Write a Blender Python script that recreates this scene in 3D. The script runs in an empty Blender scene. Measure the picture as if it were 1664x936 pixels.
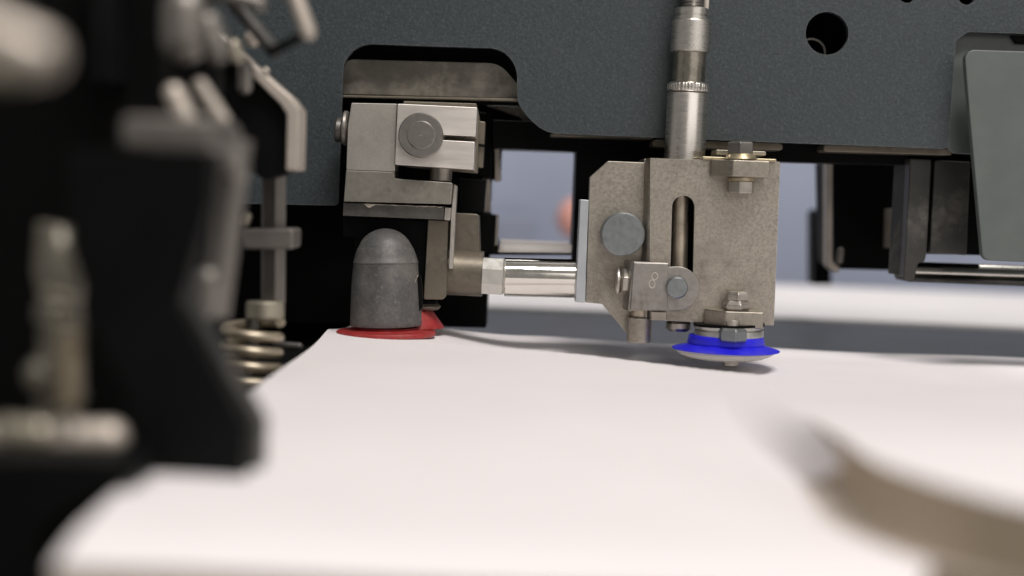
import bpy, bmesh, math, random
from mathutils import Vector, Matrix
random.seed(7)
C = bpy.context.scene.collection
sc = bpy.context.scene
MM = 0.001
R = math.radians
# ------------------------------------------------------------------ camera (all lengths below in millimetres)
D, H = 578.0, 56.5                       # distance to the plane of focus, height over the paper
PITCH, ROLL = R(3.5), R(2.2)
FPX = 1664 * 50.0 / 36.0                 # focal length in photograph pixels
fwd = Vector((0, math.cos(PITCH), -math.sin(PITCH)))
U0 = Vector((0, math.sin(PITCH), math.cos(PITCH)))
right = (Vector((1, 0, 0)) * math.cos(ROLL) + U0 * math.sin(ROLL)).normalized()
up = right.cross(fwd).normalized()
CAM = Vector((0, -D, H))
cd = bpy.data.cameras.new('camera'); cam = bpy.data.objects.new('camera', cd); C.objects.link(cam)
cd.lens = 50; cd.sensor_width = 36; cd.clip_start = 0.01; cd.clip_end = 50
cd.dof.use_dof = True; cd.dof.focus_distance = (D - 2) * MM; cd.dof.aperture_fstop = 4.7
m = Matrix((right, up, -fwd)).transposed().to_4x4(); m.translation = CAM * MM
cam.matrix_world = m
sc.camera = cam
# ------------------------------------------------------------------ light and exposure
w = bpy.data.worlds.new('World'); sc.world = w; w.use_nodes = True
bg = w.node_tree.nodes['Background']; bg.inputs[0].default_value = (1.0, .955, .91, 1); bg.inputs[1].default_value = .23
def area(name, loc, target, sx, sy, power, col):
    l = bpy.data.lights.new(name, 'AREA'); l.shape = 'RECTANGLE'; l.size = sx; l.size_y = sy; l.energy = power; l.color = col
    o = bpy.data.objects.new(name, l); C.objects.link(o); o.location = loc
    o.rotation_euler = (Vector(target) - Vector(loc)).to_track_quat('-Z', 'Y').to_euler(); return o
area('ceiling_lamp', (.40, -.90, 1.70), (.0, -.10, 0), .95, .4, 33, (1, .945, .92))
area('front_fill', (.75, -1.3, .62), (.05, 0, .05), 1.5, .6, 3.8, (1, .945, .91))  # added soft fill for reflections in the metal faces, no real lamp
area('rear_lamp', (.1, .62, 1.0), (0, .55, 0), 1.2, .35, 7.2, (1, .97, .94))
sc.view_settings.view_transform = 'Standard'; sc.view_settings.look = 'None'
sc.view_settings.exposure = 0.0; sc.view_settings.gamma = 1
sc.cycles.use_denoising = True

# ------------------------------------------------------------------ helpers
def ray(px, py):
    return fwd + right * ((px - 832) / FPX) + up * ((468 - py) / FPX)
def W(px, py, y):                        # the point seen at a photograph pixel, on the upright plane at depth y
    d = ray(px, py); return CAM + d * ((y + D) / d.y)
def S(y): return (D + y) / FPX           # millimetres per pixel at depth y
WL = {}
def T(name, label, cat, px, py, y, group=None, kind=None):
    o = bpy.data.objects.new(name, None); C.objects.link(o); o.empty_display_size = .005
    p = W(px, py, y); o.location = p * MM; WL[o] = p
    o['label'] = label; o['category'] = cat
    if group: o['group'] = group
    if kind: o['kind'] = kind
    return o
def tag(o, label, cat, group=None, kind=None):
    o['label'] = label; o['category'] = cat
    if group: o['group'] = group
    if kind: o['kind'] = kind
    return o
def link(name, bm, mat, parent=None, bev=0, smooth=35, seg=2):
    bmesh.ops.recalc_face_normals(bm, faces=bm.faces)
    lo = Vector((1e9,)*3); hi = -lo
    for v in bm.verts:
        for i in range(3): lo[i] = min(lo[i], v.co[i]); hi[i] = max(hi[i], v.co[i])
    c = (lo + hi) / 2
    for v in bm.verts: v.co = (v.co - c) * MM
    me = bpy.data.meshes.new(name); bm.to_mesh(me); bm.free()
    for p in me.polygons: p.use_smooth = True
    me.set_sharp_from_angle(angle=R(smooth))
    me.materials.append(mat)
    o = bpy.data.objects.new(name, me); C.objects.link(o); WL[o] = c
    if parent is not None:
        o.parent = parent; o.location = (c - WL[parent]) * MM
    else: o.location = c * MM
    if bev:
        b = o.modifiers.new('bevel', 'BEVEL'); b.width = bev * MM; b.segments = seg; b.limit_method = 'ANGLE'; b.angle_limit = R(38); b.harden_normals = True
    return o
def fillet(pts):
    n = len(pts); out = []
    for i, p in enumerate(pts):
        if len(p) < 3 or not p[2]: out.append((p[0], p[1])); continue
        a, b, c = Vector(pts[i-1][:2]), Vector(p[:2]), Vector(pts[(i+1) % n][:2])
        u, v = (a-b), (c-b); lu, lv = u.length, v.length; u.normalize(); v.normalize()
        ang = u.angle(v); t = min(p[2] / math.tan(ang/2), lu*.48, lv*.48); r = t * math.tan(ang/2)
        cen = b + (u+v).normalized() * (r / math.sin(ang/2)); s, e = b+u*t-cen, b+v*t-cen
        k = 7
        a0 = math.atan2(s.y, s.x); a1 = math.atan2(e.y, e.x); dl = (a1-a0+math.pi) % (2*math.pi) - math.pi
        for j in range(k+1):
            q = a0 + dl*j/k; out.append((cen.x + r*math.cos(q), cen.y + r*math.sin(q)))
    return out
def circ(cx, cy, r, n=40): return [(cx + r*math.cos(2*math.pi*i/n), cy + r*math.sin(2*math.pi*i/n)) for i in range(n)]
def ext(parent, name, pts, y0, y1, mat, bev=.25, holes=(), slope=None, smooth=35, seg=2):
    """an outline seen on the plane y0, extruded straight back to y1"""
    bm = bmesh.new(); P = fillet(pts)
    def loop(Q):
        vs = []
        for x, y in Q:
            c = W(x, y, y0)
            if slope: c = c + Vector((0, slope(x, y), 0))
            vs.append(bm.verts.new(c))
        return vs
    loops = [loop(P)] + [loop(h) for h in holes]
    if holes:
        es = []
        for L in loops: es += [bm.edges.new((L[i], L[(i+1) % len(L)])) for i in range(len(L))]
        bmesh.ops.triangle_fill(bm, use_beauty=True, use_dissolve=False, edges=es, normal=Vector((0, -1, 0)))
        front = list(bm.faces)
    else: front = [bm.faces.new(loops[0])]
    g = bmesh.ops.duplicate(bm, geom=front + list(bm.edges) + list(bm.verts))
    mp = {k: v for k, v in g['vert_map'].items() if isinstance(k, bmesh.types.BMVert)}
    for L in loops:
        for v in L: mp[v].co.y = y1
    for L in loops:
        for i in range(len(L)):
            a, b = L[i], L[(i+1) % len(L)]; bm.faces.new((a, b, mp[b], mp[a]))
    return link(name, bm, mat, parent, bev, smooth, seg)
def lathe(parent, name, p0, p1, prof, mat, seg=56, rot=0, bev=0, fn=None, smooth=40):
    ax = (p1 - p0).normalized()
    ref = Vector((0, 1, 0)) if abs(ax.y) < .9 else Vector((0, 0, 1))
    u = ref.cross(ax).normalized(); v = ax.cross(u)
    bm = bmesh.new(); rings = []
    for t, r in prof:
        if r <= 1e-6: rings.append([bm.verts.new(p0 + ax*t)]); continue
        ring = []
        for i in range(seg):
            a = rot + 2*math.pi*i/seg; rr = r + (fn(a, t) if fn else 0)
            ring.append(bm.verts.new(p0 + ax*t + (u*math.cos(a) + v*math.sin(a))*rr))
        rings.append(ring)
    for A, B in zip(rings, rings[1:]):
        if len(A) == 1 and len(B) == 1: continue
        for i in range(seg):
            j = (i+1) % seg
            if len(A) == 1: bm.faces.new((A[0], B[i], B[j]))
            elif len(B) == 1: bm.faces.new((A[i], B[0], A[j]))
            else: bm.faces.new((A[i], B[i], B[j], A[j]))
    if len(rings[0]) > 1: bm.faces.new(rings[0])
    if len(rings[-1]) > 1: bm.faces.new(rings[-1])
    return link(name, bm, mat, parent, bev, smooth)
def cyl(parent, name, x0, y0, x1, y1, y, r, mat, rb=None, **k):   # between two photograph points at depth y, radius in pixels there
    p0, p1 = W(x0, y0, y), W(x1, y1, y); s = S(y); L = (p1-p0).length
    rb = r if rb is None else rb
    e = min(r, rb) * s * k.pop('ch', .06)
    return lathe(parent, name, p0, p1, [(0, r*s-e), (e, r*s), (L-e, rb*s), (L, rb*s-e)], mat, **k)
def lat(parent, name, x0, y0, x1, y1, y, prof, mat, **k):         # profile in pixels along the line between two points
    p0, p1 = W(x0, y0, y), W(x1, y1, y); s = S(y)
    return lathe(parent, name, p0, p1, [(t*s, r*s) for t, r in prof], mat, **k)
def cylY(parent, name, cx, cy, r, y0, y1, mat, ch=.4, **k):       # axis runs straight back
    p0 = W(cx, cy, y0); s = S(y0); p1 = p0 + Vector((0, y1-y0, 0))
    return lathe(parent, name, p0, p1, [(0, r*s-ch), (ch, r*s), (y1-y0, r*s)], mat, **k)
def vprism(parent, name, pts, ytop, ybot, yref, mat, bev=.25, seg=2):  # plan outline (pixel x, depth y), upright between two pixel rows
    cx = sum(p[0] for p in pts) / len(pts); zt, zb = W(cx, ytop, yref).z, W(cx, ybot, yref).z
    xm = (ytop+ybot)/2
    bm = bmesh.new(); a = [bm.verts.new((W(p[0], xm, yref).x, p[1], zt)) for p in pts]; b = [bm.verts.new((q.co.x, q.co.y, zb)) for q in a]
    bm.faces.new(a); bm.faces.new(b)
    for i in range(len(a)):
        j = (i+1) % len(a); bm.faces.new((a[i], a[j], b[j], b[i]))
    return link(name, bm, mat, parent, bev, 35, seg)
def tube(parent, name, path, r, mat, seg=14, closed=False):
    bm = bmesh.new(); rings = []; n = len(path)
    nrm = None
    for i, p in enumerate(path):
        a, b = path[max(0, i-1)], path[min(n-1, i+1)]
        if closed: a, b = path[i-1], path[(i+1) % n]
        t = (b-a).normalized()
        if nrm is None: nrm = t.orthogonal().normalized()
        nrm = (nrm - t*nrm.dot(t)).normalized(); bn = t.cross(nrm)
        rr = r[i] if isinstance(r, list) else r
        rings.append([bm.verts.new(p + (nrm*math.cos(2*math.pi*k/seg) + bn*math.sin(2*math.pi*k/seg))*rr) for k in range(seg)])
    for A, B in list(zip(rings, rings[1:])) + ([(rings[-1], rings[0])] if closed else []):
        for k in range(seg):
            q = (k+1) % seg; bm.faces.new((A[k], B[k], B[q], A[q]))
    if not closed: bm.faces.new(rings[0]); bm.faces.new(rings[-1])
    return link(name, bm, mat, parent, 0, 60)
def capsule(parent, name, x0, y0, x1, y1, y, r, mat, dy=0):
    p0, p1 = W(x0, y0, y), W(x1, y1, y+dy); s = S(y); L = (p1-p0).length; rr = r*s
    pr = [(rr - rr*math.cos(a), rr*math.sin(a)) for a in [math.pi/2*i/8 for i in range(9)]]
    prof = [(t-rr, q) for t, q in pr] + [(L+rr-t, q) for t, q in reversed(pr)]
    return lathe(parent, name, p0, p1, prof, mat, seg=32)
def box(parent, name, x0, x1, y0, y1, z0, z1, mat, bev=.4):
    bm = bmesh.new(); v = [bm.verts.new((x, y, z)) for x in (x0, x1) for y in (y0, y1) for z in (z0, z1)]
    for f in ((0,1,3,2),(4,5,7,6),(0,1,5,4),(2,3,7,6),(0,2,6,4),(1,3,7,5)): bm.faces.new([v[i] for i in f])
    return link(name, bm, mat, parent, bev)

# ------------------------------------------------------------------ materials
def mat(name, col, metal=0, rough=.5, var=.15, vscale=220, rvar=.12, dust=0, dcol=(.42, .39, .34), dscale=130, dth=.56, bump=.0, bscale=2200,
        stretch=None, wear=0, wcol=(.72, .69, .63), wrad=.35, spec=.5, speck=0, scol=(.35, .35, .33), sscale=1500, stain=0, stcol=(.12, .105, .085), stscale=34, bdist=.00006):
    M = bpy.data.materials.new(name); M.use_nodes = True; nt = M.node_tree; N = nt.nodes; L = nt.links
    P = N['Principled BSDF']; P.inputs['Specular IOR Level'].default_value = spec
    tc = N.new('ShaderNodeTexCoord'); src = tc.outputs['Object']
    if stretch:
        mp = N.new('ShaderNodeMapping'); mp.inputs['Scale'].default_value = stretch; L.new(src, mp.inputs[0]); src2 = mp.outputs[0]
    else: src2 = src
    def noise(scale, det=4, r=.6, s=None):
        n = N.new('ShaderNodeTexNoise'); n.inputs['Scale'].default_value = scale; n.inputs['Detail'].default_value = det; n.inputs['Roughness'].default_value = r
        L.new(s or src, n.inputs['Vector']); return n.outputs['Fac']
    def rng(f, a, b, c, d):
        q = N.new('ShaderNodeMapRange'); L.new(f, q.inputs[0])
        for i, x in enumerate((a, b, c, d)): q.inputs[i+1].default_value = x
        return q.outputs[0]
    def mul(a, b):
        q = N.new('ShaderNodeMath'); q.operation = 'MULTIPLY'
        for i, x in enumerate((a, b)):
            if isinstance(x, (int, float)): q.inputs[i].default_value = x
            else: L.new(x, q.inputs[i])
        return q.outputs[0]
    def mix(f, a, b):
        q = N.new('ShaderNodeMix'); q.data_type = 'RGBA'
        L.new(f, q.inputs['Factor'])
        for k, x in ((6, a), (7, b)):
            if isinstance(x, tuple): q.inputs[k].default_value = (*x, 1)
            else: L.new(x, q.inputs[k])
        return q.outputs[2]
    n1 = noise(vscale, 5, .62, src2)
    c = mix(rng(n1, .3, .7, 0, 1), tuple(x*(1-var) for x in col), tuple(min(1, x*(1+var)) for x in col))
    rg = rng(n1, .3, .7, rough - rvar, min(1, rough + rvar)); mt = None
    if speck:
        f = mul(rng(noise(sscale, 3, .7), .55, .68, 0, 1), speck); c = mix(f, c, scol)
    if stain:
        f = mul(mul(rng(noise(stscale, 7, .68), .50, .66, 0, 1), rng(noise(stscale*14, 3, .7), .35, .6, .4, 1)), stain); c = mix(f, c, stcol)
    if dust:
        f = mul(mul(rng(noise(dscale, 6, .7), dth, dth+.2, 0, 1), rng(noise(dscale*9, 3, .7), .3, .6, .35, 1)), dust)
        c = mix(f, c, dcol); mt = f
    if wear:
        bv = N.new('ShaderNodeBevel'); bv.samples = 4; bv.inputs['Radius'].default_value = wrad*MM
        ge = N.new('ShaderNodeNewGeometry'); dp = N.new('ShaderNodeVectorMath'); dp.operation = 'DOT_PRODUCT'
        L.new(bv.outputs[0], dp.inputs[0]); L.new(ge.outputs['Normal'], dp.inputs[1])
        f = mul(mul(rng(dp.outputs['Value'], .97, .86, 0, 1), rng(noise(420, 4, .7), .38, .6, .15, 1)), wear)
        c = mix(f, c, wcol)
    L.new(c, P.inputs['Base Color']); L.new(rg, P.inputs['Roughness'])
    if mt is not None and metal:
        L.new(rng(mt, 0, 1, metal, 0), P.inputs['Metallic'])
    else: P.inputs['Metallic'].default_value = metal
    if bump:
        b = N.new('ShaderNodeBump'); b.inputs['Strength'].default_value = bump; b.inputs['Distance'].default_value = bdist
        L.new(noise(bscale, 3, .6, src2), b.inputs['Height']); L.new(b.outputs[0], P.inputs['Normal'])
    return M
PLATE = mat('teal_panel_paint', (.035, .045, .049), 0, .44, .26, 1000, .05, wear=.55, wcol=(.30, .32, .32), wrad=.5, bump=1.0, bscale=800, bdist=.00016, speck=.25, scol=(.105, .125, .13), sscale=1000, dust=.10, dcol=(.12,.13,.13), dscale=22)
COVER = mat('cover_paint', (.100, .116, .110), 0, .42, .08, 60, .06, bump=.15, bscale=900, dust=.25, dcol=(.2, .2, .18), dscale=40, wear=.6, wcol=(.3, .31, .3))
BLAST = mat('blasted_steel', (.395, .362, .307), .92, .42, .16, 800, .07, dust=.45, dcol=(.44, .41, .35), dscale=55, dth=.56, bump=.9, bscale=1500, wear=.9, wcol=(.8,.77,.7), speck=.45, scol=(.17, .155, .13), sscale=1200, stain=.6, stscale=26)
SHADEST = mat('dark_steel_shaded', (.29, .275, .24), .9, .44, .08, 700, .06, stain=.45, dust=.25, dcol=(.25, .23, .2), dscale=90, dth=.58, bump=.15, bscale=2600, wear=.9)  # the clamp body's steel darkened; the foot's shade is put into the colour
DARKST = mat('dark_steel', (.50, .475, .43), .92, .48, .07, 900, .04, stain=.3, stcol=(.2,.185,.16), dust=.15, dscale=90, dth=.58, bump=.15, bscale=2600, wear=.9)
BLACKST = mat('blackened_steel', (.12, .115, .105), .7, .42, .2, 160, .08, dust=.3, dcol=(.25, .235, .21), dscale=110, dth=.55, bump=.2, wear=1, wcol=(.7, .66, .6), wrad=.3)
LUGST = mat('lug_steel', (.34, .32, .295), .92, .38, .10, 700, .07, stain=.6, dust=.25, dscale=90, dth=.56, bump=.15, bscale=2600, wear=.9)
BRIGHT = mat('ground_steel', (.82, .78, .72), .9, .43, .09, 300, .07, stretch=(.12, 1, 1), bump=.18, bscale=1600, wear=.7, wcol=(.85, .83, .78))
PINST = mat('grey_pin_steel', (.27, .255, .235), .85, .38, .08, 500, .05, dust=.12, dscale=150, wear=.8)
BLUEST = mat('blued_steel', (.235, .255, .26), .85, .40, .12, 500, .06, dust=.15, dscale=170, wear=.7)
BLUEPL = mat('blue_grey_plate', (.50, .53, .55), .8, .45, .06, 120, .05, dust=.1, wear=.5)
TURNED = mat('turned_steel', (.68, .65, .60), 1, .29, .08, 500, .05, stretch=(.3, .3, 3))
DULLT = mat('dull_turned_steel', (.40, .37, .31), 1, .27, .15, 160, .08, dust=.12, dscale=90)
CHROME = mat('chrome', (.80, .77, .71), 1, .10, .04, 120, .04)
BRONZE = mat('bronze_grey', (.185, .163, .127), .75, .45, .08, 700, .06, stain=.5, stcol=(.08,.07,.055), dust=.25, dcol=(.3, .28, .24), dscale=80, wear=.5)
GOLD = mat('zinc_yellow', (.55, .47, .31), .9, .36, .15, 300, .1, dust=.2, wear=.5)
BOLT = mat('black_bolt', (.19, .18, .165), .85, .40, .12, 300, .06, dust=.12, dscale=160, wear=.8, wcol=(.6, .56, .52))
NUT = mat('nut_steel', (.44, .41, .365), .9, .38, .15, 300, .08, dust=.2, wear=.8)
RUSTY = mat('rusty_rod', (.50, .44, .35), .85, .36, .2, 160, .1, dust=.75, dcol=(.42, .15, .03), dscale=95, dth=.60)
RUBBER = mat('dusty_rubber', (.072, .072, .072), 0, .5, .10, 90, .06, dust=.7, dcol=(.18, .167, .145), dscale=70, dth=.42, bump=.4, bscale=1700, speck=.35, scol=(.26, .24, .21), sscale=800, stretch=(1,1,3))
RED = mat('red_rubber', (.30, .024, .024), 0, .45, .15, 250, .08, dust=.4, dcol=(.42, .16, .14), dscale=150, dth=.5)
BLUE = mat('blue_silicone', (.014, .012, .62), 0, .42, .10, 200, .08, spec=.5, dust=.22, dcol=(.16, .16, .5), dscale=110, dth=.5)
PALE = mat('pale_silicone', (.50, .48, .44), 0, .4, .05, 200, .05)
SILVER = mat('silver_washer', (.62, .61, .57), .9, .36, .08, 300, .06)
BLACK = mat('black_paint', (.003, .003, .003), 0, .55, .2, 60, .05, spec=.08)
SATIN = mat('black_satin', (.0035, .0038, .004), 0, .5, .25, 40, .08, dust=.2, dcol=(.010, .010, .009), dscale=30, spec=.09)
SMUDGE = mat('smudged_black', (.045, .044, .040), .2, .42, .25, 40, .08, dust=.8, dcol=(.15, .14, .12), dscale=38, dth=.5, wear=.6, wcol=(.3, .29, .26), stain=.8, stcol=(.012,.012,.012), stscale=28)
BROWNPL = mat('dusty_brown_panel', (.13, .12, .10), .2, .5, .4, 40, .08, dust=.9, dcol=(.30, .275, .23), dscale=38, dth=.47, stain=.8, stcol=(.04,.036,.03), stscale=30)
BEIGE = mat('beige_metal', (.58, .52, .45), .55, .45, .1, 60, .05)
CREAM = mat('cream_edge', (.55, .50, .43), .2, .5, .15, 80, .05)
OLIVE2 = mat('dull_olive_metal', (.20, .185, .15), .7, .45, .2, 60, .06)
OLIVE = mat('olive_metal', (.36, .33, .26), .7, .4, .15, 60, .06)
SPRING = mat('spring_steel', (.46, .40, .30), .7, .36, .08, 200, .05)
GREYM = mat('grey_metal', (.215, .20, .18), .75, .45, .12, 50, .06)
MARK = mat('scratched_mark', (.60, .56, .50), .5, .5, .1, 900, .05)
CHIP = mat('chipped_edge', (.62, .56, .48), .5, .55, .2, 900, .05)
def paper_mat():
    M = mat('white_board', (.80, .765, .765), 0, .62, .012, 25, .03, spec=.25)
    nt = M.node_tree; N = nt.nodes; L = nt.links; P = N['Principled BSDF']
    tc = N.new('ShaderNodeTexCoord'); mp = N.new('ShaderNodeMapping'); mp.inputs['Scale'].default_value = (40, 900, 40); L.new(tc.outputs['Object'], mp.inputs[0])
    n = N.new('ShaderNodeTexNoise'); n.inputs['Scale'].default_value = 1; n.inputs['Detail'].default_value = 5; L.new(mp.outputs[0], n.inputs['Vector'])
    b = N.new('ShaderNodeBump'); b.inputs['Strength'].default_value = .5; b.inputs['Distance'].default_value = .0002; L.new(n.outputs['Fac'], b.inputs['Height']); L.new(b.outputs[0], P.inputs['Normal'])
    return M
PAPER = paper_mat()
def kraft_mat():
    M = mat('kraft_core', (.44, .36, .265), 0, .8, .12, 60, .05, spec=.2, stretch=(.2, .2, 30), bump=.8, bscale=60)
    return M
KRAFT = kraft_mat()
WALLM = mat('blue_wall', (.30, .335, .43), 0, .7, .12, 4, .02)
APRON = mat('apron_metal', (.035, .038, .042), 0, .5, .2, 12, .08)
WHITEB = mat('white_table_top', (.78, .75, .74), 0, .6, .03, 8, .02)
BACKDROP = mat('backdrop_paint', (.235, .26, .335), 0, .6, .08, 6, .02)
LITSILL = mat('lit_cream_sill', (.80, .70, .62), .1, .4, .1, 80, .05)  # cream made lighter: rear light on the ledge is put into the colour
SALMON = mat('salmon_plastic', (.62, .31, .26), 0, .5, .05, 20, .02)

# ------------------------------------------------------------------ setting: wall, tables
def struct(o): o['kind'] = 'structure'; return o
struct(box(None, 'wall', -900, 900, 900, 930, -300, 700, WALLM, 0))
struct(box(None, 'machine_table', -320, 520, -460, 340, -110, -95, BLACK, 1))
struct(box(None, 'feed_table', -420, 620, 86, 350, -60, -15, APRON, 1))
wt = box(None, 'board_stack', -380, 640, 352, 760, -60, -12.5, WHITEB, 1); tag(wt, 'blurred white board stack lying flat far behind the bracket', 'board stack')

# ------------------------------------------------------------------ paper piles
def sm(x): x = max(0, min(1, x)); return x*x*(3-2*x)
def zbase(x, y):
    yc = -22 + (x+22) * (-48/114.0); yc = max(-80, min(-10, yc))
    z = -7.0 * sm((y-yc)/13.0) * sm((x+40)/50.0) + 2.5 * sm((y-yc-30)/70.0) * sm((x+40)/50.0)
    z -= 2.2*sm((x-5)/70.0)*sm((y+190)/110.0)
    z += .25*math.sin(x*.06+y*.021) + .2*math.sin(y*.05 - x*.03)
    return z
def cgap(y): return sm((-85-y)/190.0)
def zleft(x, y):
    z = zbase(x, y)
    z -= 3.0 * max(0, (-66-x)/8.0)**2 * sm((y-10)/40)
    z -= 3.0 * max(0, (-341-y)/20.0)**2
    return z
def lift(y): return 12.5 * sm((-125-y)/195.0)
EDGE = [(-400,66),(-320,65),(-280,67),(-240,71.5),(-200,77),(-150,83),(-100,87),(-60,90),(100,92)]
def edge(y):
    for (a, xa), (b, xb) in zip(EDGE, EDGE[1:]):
        if y <= b: return xa + (xb-xa)*(y-a)/(b-a)
    return EDGE[-1][1]
def zright(x, y):
    return zbase(x, y) + .03 + lift(y) - 1.5*max(0, (-335-y)/28.0)**2
def pile(root, xl, xr, y0f, yf, zf, nx, ny, depth, warp=1.0):
    bm = bmesh.new(); G = []
    for j in range(ny+1):
        row = []
        for i in range(nx+1):
            t = (i/nx)**warp; v_ = j/ny
            xa, xb = xl(-335), xr(-335)
            x = xa + (xb-xa)*t
            y0 = y0f(x); y = y0 + (yf(x) - y0)*v_
            xa, xb = xl(y), xr(y); x = xa + (xb-xa)*t
            row.append(bm.verts.new((x, y, zf(x, y))))
        G.append(row)
    for j in range(ny):
        for i in range(nx): bm.faces.new((G[j][i], G[j][i+1], G[j+1][i+1], G[j+1][i]))
    per = [G[0][i].co.copy() for i in range(nx+1)] + [G[j][nx].co.copy() for j in range(1, ny+1)] + [G[ny][i].co.copy() for i in range(nx-1, -1, -1)] + [G[j][0].co.copy() for j in range(ny-1, 0, -1)]
    top = [[v.co.copy() for v in r] for r in G]
    g = bmesh.ops.duplicate(bm, geom=list(bm.verts) + list(bm.edges) + list(bm.faces))
    mp = {k: v for k, v in g['vert_map'].items() if isinstance(k, bmesh.types.BMVert)}
    for r in G:
        for v in r: mp[v].co.z = v.co.z - .35
    P = [G[0][i] for i in range(nx+1)] + [G[j][nx] for j in range(1, ny+1)] + [G[ny][i] for i in range(nx-1, -1, -1)] + [G[j][0] for j in range(ny-1, 0, -1)]
    for i in range(len(P)):
        a, b = P[i], P[(i+1) % len(P)]; bm.faces.new((a, b, mp[b], mp[a]))
    sheet = link('top_sheet', bm, PAPER, root, 0, 60)
    bm = bmesh.new(); n = len(per); rings = []
    K = 26
    for k in range(K+1):
        off = [0] * n
        dz = -.38 - (depth-.38)*(k/K)**1.6
        rnd = [0 if k == 0 else random.uniform(0, .5) for _ in range(1)][0]
        cx = (xl(0)+xr(0))/2
        rings.append([bm.verts.new((p.x + (rnd if p.x < cx else -rnd), p.y + (rnd if p.y < -100 else -rnd), p.z + dz if k < K*.7 else p.z*(1-(k/K-.7)/.3) + dz)) for p in per])
    for A, B in zip(rings, rings[1:]):
        for i in range(n):
            j = (i+1) % n; bm.faces.new((A[i], A[j], B[j], B[i]))
    link('sheet_edges', bm, KRAFT, root, 0, 30)
p1 = T('board_pile', 'large white topped board pile under the red pad filling the foreground', 'board pile', 832, 700, -150)
pile(p1, lambda y: -73 - 4*sm((y+60)/110) + 3.5*sm((-290-y)/70), lambda y: 102, lambda x: -361 + 44*sm((x-62)/22.0), lambda x: 49 + 26*sm((x+30)/70), zleft, 90, 110, 92)
p2 = T('board_pile', 'raised white board pile at lower right with its brown side in shade', 'board pile', 1500, 700, -150)
pile(p2, lambda y: edge(y) + .3, lambda y: 430, lambda x: -321 - math.sqrt(max(0, 45**2 - max(0, 111-x)**2)), lambda x: 75, zright, 80, 90, 92, 1.9)

def fan(root, N=30):
    rnd = random.Random(3); e = [0.0]; wd = .03
    for k in range(N-1):
        e.append(e[-1] + wd*rnd.uniform(.7, 1.3)); wd *= 1.145
    hs = [1.0 if k < 14 else max(.03, 1.0 - (k-13)/13.0) for k in range(N)]; tot = sum(hs); cum = [0.0]
    for h in hs: cum.append(cum[-1] + h/tot)
    def path(o):
        pts = []
        for i in range(18): y = -148 - i*10.1; pts.append((edge(y) - o*sm((-215-y)/100), y))
        cx, cy, rr = 111, -321, 45.3
        for i in range(1, 12): a = math.pi + math.pi/2*i/11; q = o*max(.02, 1-i/7); pts.append((cx + (rr+q)*math.cos(a), cy + (rr+o*.02)*math.sin(a)))
        pts += [(200, cy - rr - o*.02), (430, cy - rr - o*.02)]
        return pts
    A, B, E = bmesh.new(), bmesh.new(), bmesh.new(); P = [path(o) for o in e]
    def zt(p, k): return zright(*p) - cum[k]*lift(p[1])
    n = len(P[0])
    for k in range(N):
        lo = [A.verts.new((p[0], p[1], zt(p, k) - max(.02, lift(p[1])*hs[k]/tot) - (70 if k == N-1 else 0))) for p in P[k]]; hi = [A.verts.new((p[0], p[1], zt(p, k))) for p in P[k]]
        for i in range(n-1): A.faces.new((lo[i], lo[i+1], hi[i+1], hi[i]))
        if k:
            F = E if k < 27 and (k % 2 or k < 13) else B
            q = [F.verts.new((p[0], p[1], zt(p, k))) for p in P[k]]; z_ = [F.verts.new((p[0]+.05, p[1], zt(b, k))) for p, b in zip(P[k-1], P[k])]
            for i in range(n-1): F.faces.new((q[i], q[i+1], z_[i+1], z_[i]))
    a = link('fanned_edges', A, KRAFT, root, 0, 60); a['kind'] = 'stuff'
    c = link('brown_ledges', E, KRAFT, root, 0, 60); c['kind'] = 'stuff'
    b = link('fanned_sheets', B, PAPER, root, 0, 60); b['kind'] = 'stuff'
fan(p2)
def flap(root):                          # the coated top sheet droops over the pile's left side, gently far away and steeply near
    bm = bmesh.new(); G = []
    for i in range(61):
        y = -96 - i*3.95; smax = 1 - sm((-268-y)/64.0)*.97; wd = 2.6 + 17*(1 - sm((-175-y)/150.0))*sm((-60-y)/90.0)
        row = []
        for j in range(21):
            q = j/20*smax; x = edge(y) + 1.2 - wd*q
            row.append(bm.verts.new((x, y, zright(edge(y)+1.2, y)*(1-sm(q)) + zleft(x, y)*sm(q) + .06 - .4*sm((q-.9)/.1) - .3*(i == 0))))
        G.append(row)
    for A, B in zip(G, G[1:]):
        for j in range(20): bm.faces.new((A[j], A[j+1], B[j+1], B[j]))
    o = link('sheet_flap', bm, PAPER, root, 0, 60)
    md = o.modifiers.new('thickness', 'SOLIDIFY'); md.thickness = .25*MM; md.offset = -1
flap(p2)

# ------------------------------------------------------------------ the dark machine panel
pl = T('machine_guard', 'wide dark teal speckled machine panel with rounded notch and round hole', 'machine guard', 1100, 240, 20)
outline = [(-600,-1700),(2500,-1700),(2500,80),(1572,52,16),(1553,66,10),(1541,242,9),(1200,229),(905,217,4),(889,213.5),(876,206.5),(866,198),(857,189),(850,180),(844.6,171),(841.5,163),(840.5,150),
           (840.5,122),(838,110),(833,100),(827,92),(819,85),(809,80.5),(798,78),(700,75),(603,71.5),(592,73),(582,77),(573,83),(566,91),(561,99),(558.5,107),(557,120),(549.5,334,7),(400,331),(-600,298)]
ext(pl, 'panel_sheet', outline, 20, 23.5, PLATE, .5, holes=[circ(1344,54,35), circ(1474,-9,14,24), circ(1571,-6,14,24)], seg=3)
rim = T('tube_end', 'dark tube end seen through the round hole in the teal panel', 'tube', 1320, 75, 40)
p = W(1318, 86, 40); lathe(rim, 'tube_wall', p, p + Vector((0, 30, 0)), [(0, 5.6), (0, 6.4), (30, 6.4), (30, 5.6), (0, 5.6)], GREYM)
hb = ext(None, 'inner_housing', [(890,-150),(1600,-150),(1600,215),(890,190)], 62, 90, BLACK, .5)
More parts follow.
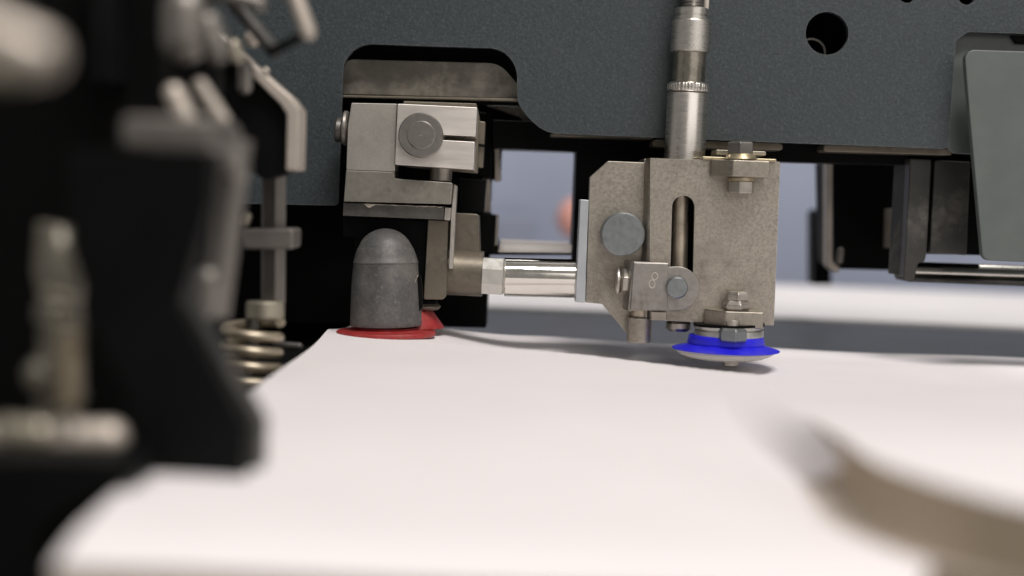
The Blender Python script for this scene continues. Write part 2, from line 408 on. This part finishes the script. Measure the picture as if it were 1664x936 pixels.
tag(hb, 'black inner housing behind the round hole of the panel', 'housing')

rp = T('recessed_panel', 'pale grey green recessed panel strip beside the tapered cover', 'panel', 1560, 245, 25)
ext(rp, 'panel_sheet', [(1520,30),(2300,50),(2300,277),(1590,251),(1548,249,6),(1535,235)], 25, 28, COVER, .4)
ext(rp, 'latch', [(1643,58),(1700,60),(1700,72),(1652,70,3)], 23, 25.2, BLACK, .3)
cv = T('tapered_cover', 'smooth teal grey tapered cover with rounded corner at right edge', 'cover', 1630, 425, 8)
ext(cv, 'cover_plate', [(1567,80,16),(2100,98),(2100,439,14),(1664,426),(1597,423,14),(1575,180)], 8, 12, COVER, .6, seg=3)

# panel seen through the notch
bp = T('rear_panel', 'dusty brown panel behind the rounded notch of the teal panel', 'panel', 700, 158, 44)
ext(bp, 'panel_sheet', [(551,96,24),(812,103,42),(852,150),(852,161),(551,153)], 30, 34, BROWNPL, .4)
ext(bp, 'lip', [(535,154),(850,160.5),(850,165),(535,158)], 25.5, 31, BRONZE, .3)
ext(bp, 'shelf', [(790,171),(845,173),(880,205),(880,222),(842,190)], 52, 60, BROWNPL, .4)

ext(bp, 'backing', [(500,30),(880,40),(880,172),(500,165)], 40, 44, BLACK, .3)
# rails under the panel
for (a, b, ya, yb, lab) in ((1060, 1272, 227, 242, 'bare steel rail under the panel beside the upright spindle'), (1338, 1548, 236, 250, 'longer bare steel rail under the panel left of the tapered cover'), (895, 1062, 217, 225, 'thin steel rail under the panel left of the spindle')):
    r_ = ext(None, 'rail', [(a, ya, 5), (b, ya+ (b-a)*.03, 5), (b, yb + (b-a)*.03 - 4, 5), (a, yb - 4, 5)], 27, 42, BRONZE, .3); tag(r_, lab, 'rail', 'rails under the panel')

# ------------------------------------------------------------------ black machine frame behind, with window
fr = T('machine_casting', 'black machine frame with a square window behind the clamp head', 'casting', 700, 500, 70)
win = [(815,241),(937,245),(930,407),(809,404),(808,352),(796,347),(798,292),(813,290)]
ext(fr, 'frame_casting', [(250,120),(905,130),(1160,200),(1150,416),(795,414),(790,533),(250,520)], 70, 100, BLACK, .6, holes=[win])
ext(fr, 'window_sill', [(812,392),(929,397),(929,410),(809,409)], 76, 110, LITSILL, .4, slope=lambda x, y: -(y-392)*.55)
ext(fr, 'window_jamb', [(803,222),(811,222),(814,292),(804,295)], 64, 99, CREAM, .5)
ext(fr, 'window_jamb', [(783,290),(797,291),(796,346),(781,345)], 64, 99, CREAM, .5)
ext(fr, 'window_jamb', [(803,348),(810,350),(808,400),(801,398)], 66, 99, CREAM, .5)
ext(fr, 'step_block', [(765,180),(800,185),(798,288),(778,288),(776,345),(806,350),(803,412),(765,412)], 52, 66, BLACK, .5)
po = ext(None, 'black_post', [(938,236),(1120,240),(1112,436),(930,430)], 46, 62, BLACK, .5); tag(po, 'black post behind the chamfered bracket beside the window', 'post')
bm_ = ext(None, 'cross_beam', [(800,195),(1620,224),(1620,272),(1470,268),(1270,263),(930,246),(800,240)], 44, 60, BLACK, .5); tag(bm_, 'black cross beam running along under the teal panel', 'beam')
bk = ext(None, 'back_panel', [(200,200),(720,210),(715,560),(200,560)], 104, 110, BLACK, .5); tag(bk, 'black panel closing the gap left of the clamp head', 'panel')
fc = ext(None, 'far_backdrop', [(770,352,6),(868,352,6),(868,480),(770,480)], 840, 890, BACKDROP, 2); tag(fc, 'blurred dim blue cabinet added low behind the frame window', 'backdrop')  # added box; the wall's darker lower left is put into its colour
gl = lathe(None, 'screw_head', W(482,478,70), W(482,478,70) + Vector((0,3,0)), [(0,0),(0.3,1.6),(1.2,2.4),(34,2.4)], GREYM, seg=24); tag(gl, 'small shiny screw head in the black gap beside the spring', 'screw')
kn = lathe(None, 'round_knob', W(941,355,790), W(941,355,790) + Vector((0,10,0)), [(0,0),(1,10),(6,17),(17,21),(29,17),(36,8),(36,0)], SALMON, seg=40); tag(kn, 'blurred salmon pink round knob seen through the frame window', 'knob')
dp = ext(None, 'far_post', [(1322,340,8),(1348,340,8),(1352,463),(1322,463)], 330, 350, BLACK, 1); tag(dp, 'blurred dark upright post far behind the black guide box', 'post')

# ------------------------------------------------------------------ right hand black guides and roller
gb = T('guide_box', 'black guide box with pale rim left of the smudged guide plates', 'guide box', 1400, 440, 125)
ext(gb, 'box_body', [(1352,262),(1475,266),(1472,440),(1356,437,14)], 125, 165, BLACK, .6)
ext(gb, 'rim', [(1344,262),(1353,262),(1353,425,10),(1366,436),(1362,444),(1344,436,14)], 117, 127, CREAM, .6)
capsule(gb, 'roller_pin', 1366, 408, 1364, 424, 112, 6, GREYM)
ext(gb, 'strip', [(1449,340),(1460,340),(1458,404),(1447,404)], 110, 124, CREAM, .5)  # a highlight on the box, put in as a pale strip
gp = T('guide_plates', 'pair of smudged black guide plates hanging under the panel at right', 'guide plate', 1500, 455, 36)
vprism(gp, 'side_face', [(1463,52),(1480,37),(1480,52)], 258, 448, 37, SMUDGE, .2)
ext(gp, 'plate', [(1479,257),(1514,259),(1506,412),(1503,425),(1492,428,6),(1486,456,8),(1468,455,6),(1472,400)], 36, 52, SMUDGE, .6)
ext(gp, 'plate', [(1519,260),(1577,263),(1571,415),(1511,411)], 38, 52, SMUDGE, .6)
ext(gp, 'backing', [(1475,255),(1605,262),(1605,415),(1475,412)], 54, 66, BLACK, .3)
ch = T('chrome_roller', 'shiny chrome roller lying below the tapered cover at right', 'roller', 1580, 444, 62)
cyl(ch, 'roller_tube', 1480, 441, 2250, 467, 62, 17, CHROME)
ext(ch, 'tray', [(1476,452),(2250,480),(2250,488),(1476,458)], 48, 70, SMUDGE, .4)

# ------------------------------------------------------------------ clamp head (left)
cl = T('gripper_clamp', 'grey steel clamp head with round pin over the dusty rubber buffer', 'clamp', 650, 356, 0)
ext(cl, 'body_block', [(571,167,2),(645,168.5),(641.5,279),(562.5,276),(565,205)], -2, 16, DARKST, .35)
ext(cl, 'foot_block', [(562.3,276.6),(641,279.4),(641,290,4),(736,297,4),(733,332,2),(559,327.5)], -2, 16, SHADEST, .3, slope=lambda x, y: -max(0, (y-280))/50*1.2)
ext(cl, 'clamp_jaw', [(646,168.5),(775.5,174.5,2),(773,222,2),(721,219.5),(720,227.5),(771.5,230.5,2),(769.5,276,2),(641.5,267.5,2)], -4, 16, BRIGHT, .3)
ext(cl, 'rear_jaw', [(655,164),(774,168),(779,190),(776,282),(660,272)], 17, 25, BRONZE, .4)
ext(cl, 'side_lug', [(776,196),(789,198),(785,273),(772,272)], 20, 26, BRONZE, .4)
ext(cl, 'side_lug', [(774,233),(788,235),(788,239),(774,237)], 18.5, 19.9, BLACK, .1)
p = W(683.5,219.5,-9.5); s = S(-9.5)
pn = lathe(cl, 'pin', p, p + Vector((0,6,0)), [(0,23.5*s),(0,34.5*s),(.5,36.3*s),(6,36.3*s)], PINST, seg=72)
q = p + Vector((.15,-.35,0)); lathe(pn, 'pin_centre', q, q + Vector((0,4,0)), [(.3,0),(.12,.35),(0,.42),(0,.6),(0,23*s-.6),(0,23*s-.35),(.3,23*s),(4,23*s)], PINST, seg=64)
cyl(cl, 'bolt_head', 545, 210.5, 557, 211.5, 6, 20, BOLT, ch=.12, bev=.2)
cyl(cl, 'washer', 557, 208, 566.5, 208.5, 6, 28, NUT, ch=.1)
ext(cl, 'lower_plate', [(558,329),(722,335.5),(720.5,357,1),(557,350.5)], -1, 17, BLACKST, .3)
ext(cl, 'lower_plate', [(722.6,336.5),(733,338,2),(731.5,358.5,2),(721,357.6)], 0, 15, DARKST, .35)
ext(cl, 'edge_strip', [(737.5,298,3),(743,303,3),(740.5,345),(736,437,2),(729,437,2),(733,345)], 3, 11, DARKST, .3)
pts = [W(590+i*4, 331.2 + i*.17 + random.uniform(-.5, .5), -1.3) for i in range(33)]     # burr along the joint
tube(cl, 'burr', pts, [random.uniform(.05, .22) for _ in pts], CHIP, seg=6)
ext(cl, 'chip', [(591,331),(612,332),(606,335),(600,338),(596,336)], -1.5, -.9, CHIP, .1)
ext(cl, 'rear_body', [(557.5,352),(697,359),(690,530),(576,526),(577,386),(557,384)], 9, 22, SATIN, .5)
ext(cl, 'back_plate', [(695.5,357),(729,358.5),(725,487,9),(688,487,3)], 5, 20, BRONZE, .35)
ext(cl, 'upper_lug', [(738,346),(778,348,7),(780,412),(736,410)], 14, 30, BRONZE, .4)
cyl(cl, 'rod_collar', 722, 442, 785, 445, 16, 37, BRONZE, ch=.03)
cyl(cl, 'screw_boss', 717, 270, 716, 296, 12, 18, NUT, ch=.15)
cyl(cl, 'foot_washer', 690, 487, 690, 494, 14, 21, BLACK); cyl(cl, 'foot_washer', 690, 493, 690, 503, 14, 26, BRONZE, ch=.15)
ext(cl, 'casting', [(745,290),(790,292),(786,345),(745,345)], 34, 50, BLACK, .4)

# rubber buffer with its red pad
rb = T('rubber_buffer', 'dusty dark rubber buffer with a domed top on a red disc', 'buffer', 627, 545, 0)
prof = [(0,0),(.8,8),(3,16),(7,24.5),(12.5,32),(20,38.5),(29,43.2),(32,44.7),(32.5,45.3),(34,46),(44,49.8),(53.5,52.3),(54,53.0),(56,53.1),(56.6,52.5),(62,52.7),(74,54.0),(90,55.6),(120,57.3),(150,58.2),(156,58.2),(158,57.5),(158.5,55),(158.5,0)]
lat(rb, 'buffer_body', 626, 371, 627.5, 531, 1, prof, RUBBER, seg=80, fn=lambda a, t: .06*math.sin(3*a+t*.4) + .03*math.sin(11*a-t*.9))
ext(rb, 'torn_flap', [(676,452),(683,447),(686,470),(686,500),(682,506),(677,492),(672,470)], -3.2, 2, BLACK, .3)
pts = [W(676+random.uniform(-3,3), 447+i*4, -4.6) for i in range(5)]
tube(rb, 'torn_edge', pts, [random.uniform(.1,.35) for _ in pts], CHIP, seg=6)
lat(rb, 'red_disc', 627.7, 531, 627.5, 550, 1, [(0,0),(0,51),(3,53),(5.5,60),(6,79),(8,81),(12,81),(14,79),(15,60),(15,0)], RED, seg=96)
rc = T('red_suction_cup', 'small red rubber suction cup partly hidden behind the buffer', 'suction cup', 668, 530, 16)
lat(rc, 'cup', 667, 502, 666, 531, 16, [(0,0),(0,30),(1,36),(27,56),(28.5,56),(28.5,54),(10,30),(10,0)], RED, seg=72)
cyl(rc, 'stem', 667, 470, 667, 503, 16, 10, BLACKST)

# connecting rod
cr = T('connecting_rod', 'chrome cross rod with a milled flat between clamp head and bracket', 'rod', 860, 450, 14)
cyl(cr, 'rod', 820, 449.5, 950, 452.5, 14, 32, CHROME, ch=.04)
lat(cr, 'flat_section', 784, 447.5, 822, 449.5, 13, [(0,31.5),(33,31.5),(38,27)], SILVER, seg=8, rot=R(22.5), smooth=20)

# ------------------------------------------------------------------ bracket (right)
br = T('bracket', 'worn steel slotted bracket holding the blue suction cup and spindle', 'bracket', 1150, 525, 0)
slot = [(1126.5,446)] + [(1110.5 + 18.5*math.cos(a) , 336.5 - 19*math.sin(a)) for a in [math.pi*i/14 for i in range(15)]] + [(1089,446)]
ext(br, 'front_plate', [(1057,257),(1268,263,2),(1257.5,529,2),(1056,520)], -6, -3, BLAST, .35, holes=[slot])
bend = [(1057,-6),(1054,-5.7),(1051,-4.9),(1048.5,-3.4),(1047,-1),(1046.5,2),(1057,2)]
vprism(br, 'bend', bend, 256.5, 522, -6, BLAST, 0)
ext(br, 'side_wall', [(1046.5,258),(1058,258),(1055,520),(1046,520)], 2.2, 28, BLAST, .3)
ext(br, 'side_wall', [(1255,263),(1266,263),(1256,527),(1246,527)], -2.8, 28, BLAST, .3)
ext(br, 'back_wall', [(1062,262),(1252,267),(1245,520),(1060,516)], 22, 27, BLACKST, .3)
ext(br, 'wing_plate', [(958.3,288),(988,261.5),(1048,264),(1046,541),(1018,541.5),(978.5,494),(951.6,491.5)], 2, 6, BLAST, .3)
ext(br, 'edge_plate', [(943,324),(957,325,1),(950.5,492),(935,491)], 0, 12, BLUEPL, .35)
cyl(br, 'guide_rod', 1106.5, 270, 1103, 520, 1.2, 13, RUSTY)
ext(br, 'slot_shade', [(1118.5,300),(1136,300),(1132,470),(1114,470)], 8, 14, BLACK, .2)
# round head on the wing plate
hd = cylY(br, 'round_head', 1012.5, 381, 35.5, -8, 2, BLUEST, ch=.5, seg=72)
# clevis lug with pin and stamped mark
arc = [(1101 + 35.5*math.cos(a), 468.5 + 35.5*math.sin(a)) for a in [R(-92) + R(186)*i/20 for i in range(21)]]
ext(br, 'lug', [(1029,425,2),(1086.5,427.5,1),(1087.5,434)] + arc + [(1020,505,3)], -11, -6.3, LUGST, .4)
vprism(br, 'lug_bend', [(1029.6,-11),(1025,-10.4),(1021,-8.6),(1018.5,-5),(1018,3),(1029.6,3)], 425, 505.5, -11, LUGST, 0.1)
ext(br, 'lug_step', [(1030,426.3),(1086.3,428.3),(1084.5,503.3),(1024,503.5)], -11.9, -10.8, LUGST, .35)
cylY(br, 'pin', 1100.8, 467.8, 17.6, -15, -10, BLUEST, ch=.5, seg=48)
def ribbon(parent, name, loop, y, wpx, matl):
    pts = [W(a, b, y) for a, b in loop]; return tube(parent, name, pts, wpx*S(y), matl, seg=6, closed=True)
ribbon(br, 'stamped_mark', [(1059.5 + 4.6*math.cos(a) + 1.6*math.sin(a), 461.5 + 6.2*math.sin(a) - 2.0*math.cos(a)) for a in [2*math.pi*i/24 for i in range(24)]], -11.95, .9, MARK)
ribbon(br, 'stamped_mark', [(1064 + 5.0*math.copysign(abs(math.cos(a))**1.2, math.cos(a)) , 449 + 6*math.copysign(abs(math.sin(a))**1.2, math.sin(a))) for a in [2*math.pi*i/20 for i in range(20)]], -11.95, .8, MARK)
# sideways nut left of the lug
cyl(br, 'lug_nut', 1007, 457, 1024, 457.5, -5, 22, NUT, ch=.2, seg=6, rot=R(10), bev=.5)
cyl(br, 'lug_washer', 1000, 457, 1007, 457.3, -5, 24, NUT, ch=.2, seg=40)
cyl(br, 'stop_pin', 1040, 503, 1039.5, 516, -2, 14, RUSTY, ch=.05); cyl(br, 'stop_pin', 1039, 514, 1038, 556, -2, 20.5, BLAST, ch=.12)
ext(br, 'spacer', [(1058,506),(1083,507),(1083,521),(1058,520.5)], -8, -6.2, BLAST, .3)
cyl(br, 'bolt_head', 1102.5, 520, 1102, 538, 2, 20.5, NUT, ch=.25)
# upper clamp bar with its bolt and nuts
vprism(br, 'clamp_bar', [(1160,-9),(1190,-18),(1251,-17),(1251,-6.2),(1160,-6.2)], 260, 287.5, -17, BLAST, .5)
ext(br, 'top_shim', [(1142,254),(1262,258.5,2),(1262,263),(1142,259)], -8, 20, GOLD, .3)
ext(br, 'top_shim', [(1164,243),(1245,246,3),(1245,253,2),(1164,251)], -2, 14, OLIVE, .3)
def hexv(name, x0, ya, x1, yb, dep, r, M, rot, ch=.1): return cyl(br, name, x0, ya, x1, yb, dep, r, M, seg=6, rot=R(rot), bev=.35, ch=ch)
hexv('bolt_head', 1203.5, 230.5, 1203, 251, -11, 23, BOLT, 40)
cyl(br, 'washer', 1203.5, 250, 1203.3, 259.6, -11, 22, GOLD, rb=27)
cyl(br, 'washer', 1205, 287, 1205, 294.5, -11, 21, GOLD, ch=.1)
hexv('nut', 1205, 294, 1204.5, 315, -11, 22, NUT, 47)
# lower clamp bar
vprism(br, 'clamp_bar', [(1150,-9),(1178,-18),(1241,-17),(1241,-6.2),(1150,-6.2)], 506, 533, -17, BLAST, .5)
hexv('nut', 1196.5, 487, 1196, 507.5, -12, 24, NUT, 20, .3)
hexv('bolt_end', 1199, 473.5, 1198.5, 490, -12, 19.5, NUT, 35, .2)
# blue suction cup hanging below
bc = T('blue_suction_cup', 'bright blue silicone suction cup with pale lip under the bracket', 'suction cup', 1180, 590, -6)
lat(bc, 'top_washer', 1184.5, 528, 1184.2, 550, -6, [(0,0),(0,56),(5,56),(5.2,50),(8,50),(8.2,55.5),(9,56),(18,56),(19,55),(19,0)], SILVER, seg=80)
lat(bc, 'gasket', 1184.5, 525, 1184.4, 534, -6, [(0,0),(0,57.5),(4,57.5),(4,0)], BLACK, seg=64)
lat(bc, 'cup', 1180, 545, 1178.5, 580, -6, [(0,0),(0,58),(1.5,60.5),(12,63),(14,62),(15.5,64),(20.5,84),(22,87.5),(23.5,87),(23.5,60),(23.5,0)], BLUE, seg=96)
lat(bc, 'lip', 1178.9, 567.5, 1178.3, 590, -6, [(0,0),(0,80),(4,80),(9,73),(13,62),(16,46),(16,0)], PALE, seg=96)
cyl(bc, 'stem', 1187.5, 580, 1187, 596, -8, 12.5, NUT, ch=.2)
nt_ = cyl(bc, 'nut', 1190.5, 533, 1189.5, 556, -19, 25, BLUEST, seg=6, rot=R(25), bev=.35, ch=.15)
cyl(bc, 'nut_pin', 1190, 520, 1190, 534, -17, 12, NUT)

# ------------------------------------------------------------------ adjusting spindle
sp = T('adjusting_spindle', 'upright bright steel spindle with knurled sleeve in the bracket top', 'spindle', 1112, 256, 10)
def ax(y): return 1125.8 - y*13.6/256
def seg_(name, ya, yb, pr, M, **k): return lat(sp, name, ax(ya), ya, ax(yb), yb, 10, pr, M, **k)
seg_('lower_tube', 151, 275, [(0,30),(1.5,32.5),(3,33),(124,33)], TURNED, seg=72)
seg_('knurled_ring', 135, 151, [(0,30),(2,33),(3,33.4),(12,33.4),(14,32.5),(15.5,30)], TURNED, seg=144, fn=lambda a, t: .13*(1 if math.sin(a*36) > 0 else -1) if 0.6 < t < 3.3 else 0, smooth=30)
seg_('middle_tube', 80, 136, [(0,26.3),(56,26.3)], DULLT, seg=64)
def knurl(a, t):
    f = 40; k = 26
    return .17*(abs(math.sin(a*f/2 + t*k*.09)) + abs(math.sin(a*f/2 - t*k*.09)) - 1.2) if .7 < t < 12.6 else 0
seg_('knurled_sleeve', 33, 85, [(0,29),(2,31.5)] + [(2+i*47.5/40, 31.6) for i in range(1, 41)] + [(51,31.5),(52,30)], TURNED, seg=180, fn=knurl, smooth=50)
seg_('top_collar', 14, 34, [(0,25.5),(1.5,27.2),(10.5,27.2),(11,25.3),(14,25.3),(14.5,28.5),(20,28.5)], TURNED, seg=64)
thr = []
for i in range(60): thr += [(i*5.0, 17.6), (i*5.0+2.5, 15.8)]
seg_('threaded_stem', -284, 14, thr, BLACKST, seg=48, smooth=20)
tb = cyl(None, 'air_hose', 1162, -290, 1147, 18, 16, 4.5, CREAM); tag(tb, 'thin translucent hose running up beside the threaded spindle', 'hose')

# ------------------------------------------------------------------ blurred foreground, left
st = T('spring_post', 'blurred steel post with a coil spring beside the left pile edge', 'spring post', 420, 620, -95)
y = -95
cyl(st, 'post', 445, 270, 444, 492, y+6, 21, GREYM, seg=6, rot=R(12), bev=.2)
ext(st, 'cross_bar', [(395,372,5),(477,371,7),(476,405,7),(395,405)], y-8, y+10, GREYM, .8)
cyl(st, 'spring_seat', 431, 489, 431, 517, y, 31, OLIVE, ch=.08)
cyl(st, 'inner_rod', 410, 495, 408, 640, y, 11, BLACKST)
path = []; s = S(y)
c0, c1 = W(411,522,y), W(405,636,y); turns = 4.6
for i in range(int(turns*28)+1):
    a = 2*math.pi*i/28; t = i/(turns*28); c = c0.lerp(c1, t)
    path.append(c + Vector((math.cos(a)*44*s, math.sin(a)*44*s, 0)))
tube(st, 'spring', path, 8.2*s, SPRING, seg=14)
capsule(st, 'screw', 402, 352, 399, 362, y-3, 8, OLIVE)
capsule(st, 'link_bar', 450, 560, 486, 563, y+40, 7, SMUDGE)
cp = T('chamfered_plate', 'blurred black plate with a pale chamfered edge above the spring post', 'plate', 440, 278, -110)
y = -112
ext(cp, 'plate_face', [(300,40),(352,62),(466,176),(466,282),(430,292),(360,250),(300,240)], y, y+12, SATIN, .6)
ext(cp, 'edge_strip', [(352,45),(402,96),(473,158,4),(486.5,177,5),(484.5,277,3),(464,277),(466,186,4),(456,170),(346,60)], y-4, y+12, BEIGE, .7)
capsule(cp, 'round_stud', 411, 62, 411, 62.5, y-14, 14, BEIGE, 8)
capsule(cp, 'edge_nick', 431, 113, 434, 116, y-4, 4, BEIGE)
capsule(cp, 'short_pin', 398, 112, 398, 142, y-8, 13, GREYM)
la = T('link_arm', 'blurred pale rounded link hanging at the top beside the teal panel', 'link', 490, 60, -190)
y = -190
capsule(la, 'link_body', 468, -40, 500, 52, y, 13, BEIGE)
capsule(la, 'arm', 380, 5, 445, 82, y+45, 12, SMUDGE)
capsule(la, 'arm', 440, 84, 485, 62, y+20, 8, BLACK)
capsule(la, 'upper_arm', 350, -12, 420, 6, y, 14, GREYM)
kb = T('clamp_lever', 'blurred grey beige rounded lever at the top left of the panel', 'lever', 300, 60, -230)
y = -235
capsule(kb, 'lever_head', 300, 20, 300, 62, y, 40, GREYM)
capsule(kb, 'lever_arm', 338, 40, 352, 80, y, 22, GREYM)
capsule(kb, 'lever_pin', 380, 75, 384, 92, y+70, 12, OLIVE)
tg = T('toggle_clip', 'blurred pair of pale toggle tongues above the grey bracket shoulder', 'clip', 330, 200, -230)
y = -240
capsule(tg, 'tongue', 283, 152, 305, 196, y, 17, BEIGE)
capsule(tg, 'tongue', 325, 140, 362, 196, y+15, 13, BEIGE)
capsule(tg, 'tongue_base', 330, 210, 372, 218, y, 20, GREYM)

bb = T('black_bracket', 'large blurred black bracket with a slanted grey edge over the left pile', 'bracket', 320, 790, -300)
y = -300
ext(bb, 'front_face', [(110,246),(341,246,4),(341,330),(294,500),(400,694),(396,790,4),(226,790),(205,640),(150,520),(110,400)], y, y+8, SATIN, 1)
ext(bb, 'slanted_edge', [(296,500),(284,466),(291,462),(425,688),(422,784),(405,790),(408,694)], y+8.5, y+17, SMUDGE, 1)  # the bracket's lit side; the light is put into a greyer material
ext(bb, 'shoulder', [(195,186,14),(345,190,10),(345,243),(195,240,14)], y+14, y+40, GREYM, 1.5)
cyl(bb, 'column', 384, 225, 350, 515, y+70, 27, GREYM, rb=22, ch=.1)
capsule(bb, 'column_cap', 372, 245, 380, 275, y+60, 26, GREYM)
capsule(bb, 'column_foot', 338, 455, 332, 496, y+60, 22, GREYM)
bl = T('black_housing', 'black blurred housing filling the upper left corner', 'housing', 100, 250, -190)
ext(bl, 'housing_face', [(-220,-160),(268,-160),(262,150),(255,260),(205,420),(215,760),(-220,780)], -180, -150, BLACK, 1)
ext(bl, 'housing_rib', [(140,-160),(180,-160),(178,130),(145,140)], -200, -181, SATIN, 1)
ext(bl, 'filler_panel', [(250,-160),(330,-160),(330,20),(352,70),(345,260),(330,560),(190,560)], -150, -135, BLACK, 1)
lv = T('hand_lever', 'strongly blurred pale beige handle in the top left corner', 'lever', 40, 80, -400)
capsule(lv, 'grip', -60, 30, 62, 88, -395, 36, BEIGE)
capsule(lv, 'shank', -90, 120, 40, 118, -370, 20, OLIVE)
# screw column and shelf at lower left
scw = T('screw_column', 'blurred olive threaded screw column at the far left above the pale bar', 'screw column', 90, 690, -285)
y = -275
lat(scw, 'column', 98, 372, 92, 690, y, [(0,14),(18,24),(30,31),(120,31),(126,37),(150,37),(156,29),(205,30),(212,40),(262,42),(270,34),(318,34)], OLIVE2, seg=40)
ext(scw, 'side_plate', [(58,360),(120,372),(128,420),(118,500),(70,520),(52,440)], y+12, y+20, OLIVE2, .6)
capsule(scw, 'lower_boss', 62, 606, 64, 616, y-14, 22, OLIVE2)
capsule(scw, 'cross_pin', 78, 478, 118, 486, y-18, 8, OLIVE)
capsule(scw, 'cross_pin', 84, 525, 130, 530, y-18, 7, OLIVE)
prof = []
for i in range(9): prof += [(i*14, 12), (i*14+7, 22)]
lat(scw, 'thread', 114, 540, 112, 680, y-22, prof, SPRING, seg=32)
capsule(scw, 'side_knob', 135, 440, 142, 446, y-6, 16, OLIVE)
capsule(scw, 'ball_tip', 130, 640, 131, 642, y-10, 10, GREYM)
capsule(scw, 'clip_ring', 128, 658, 180, 668, y-8, 8, SATIN)
pb = T('pale_bar', 'blurred pale horizontal bar under the screw column at lower left', 'bar', 100, 745, -300)
capsule(pb, 'bar_body', -80, 712, 178, 712, -300, 30, BEIGE)
capsule(pb, 'clamp_pad', 10, 700, 66, 704, -316, 24, OLIVE)
capsule(pb, 'set_screw', 108, 690, 110, 700, -318, 9, OLIVE2)
lb = T('lower_block', 'black blurred block under the pale bar beside the pile corner', 'block', 100, 800, -310)
ext(lb, 'block_body', [(-120,748),(216,748,6),(222,778),(100,838,20),(66,870),(60,1060),(-120,1060)], -318, -285, SATIN, 1)
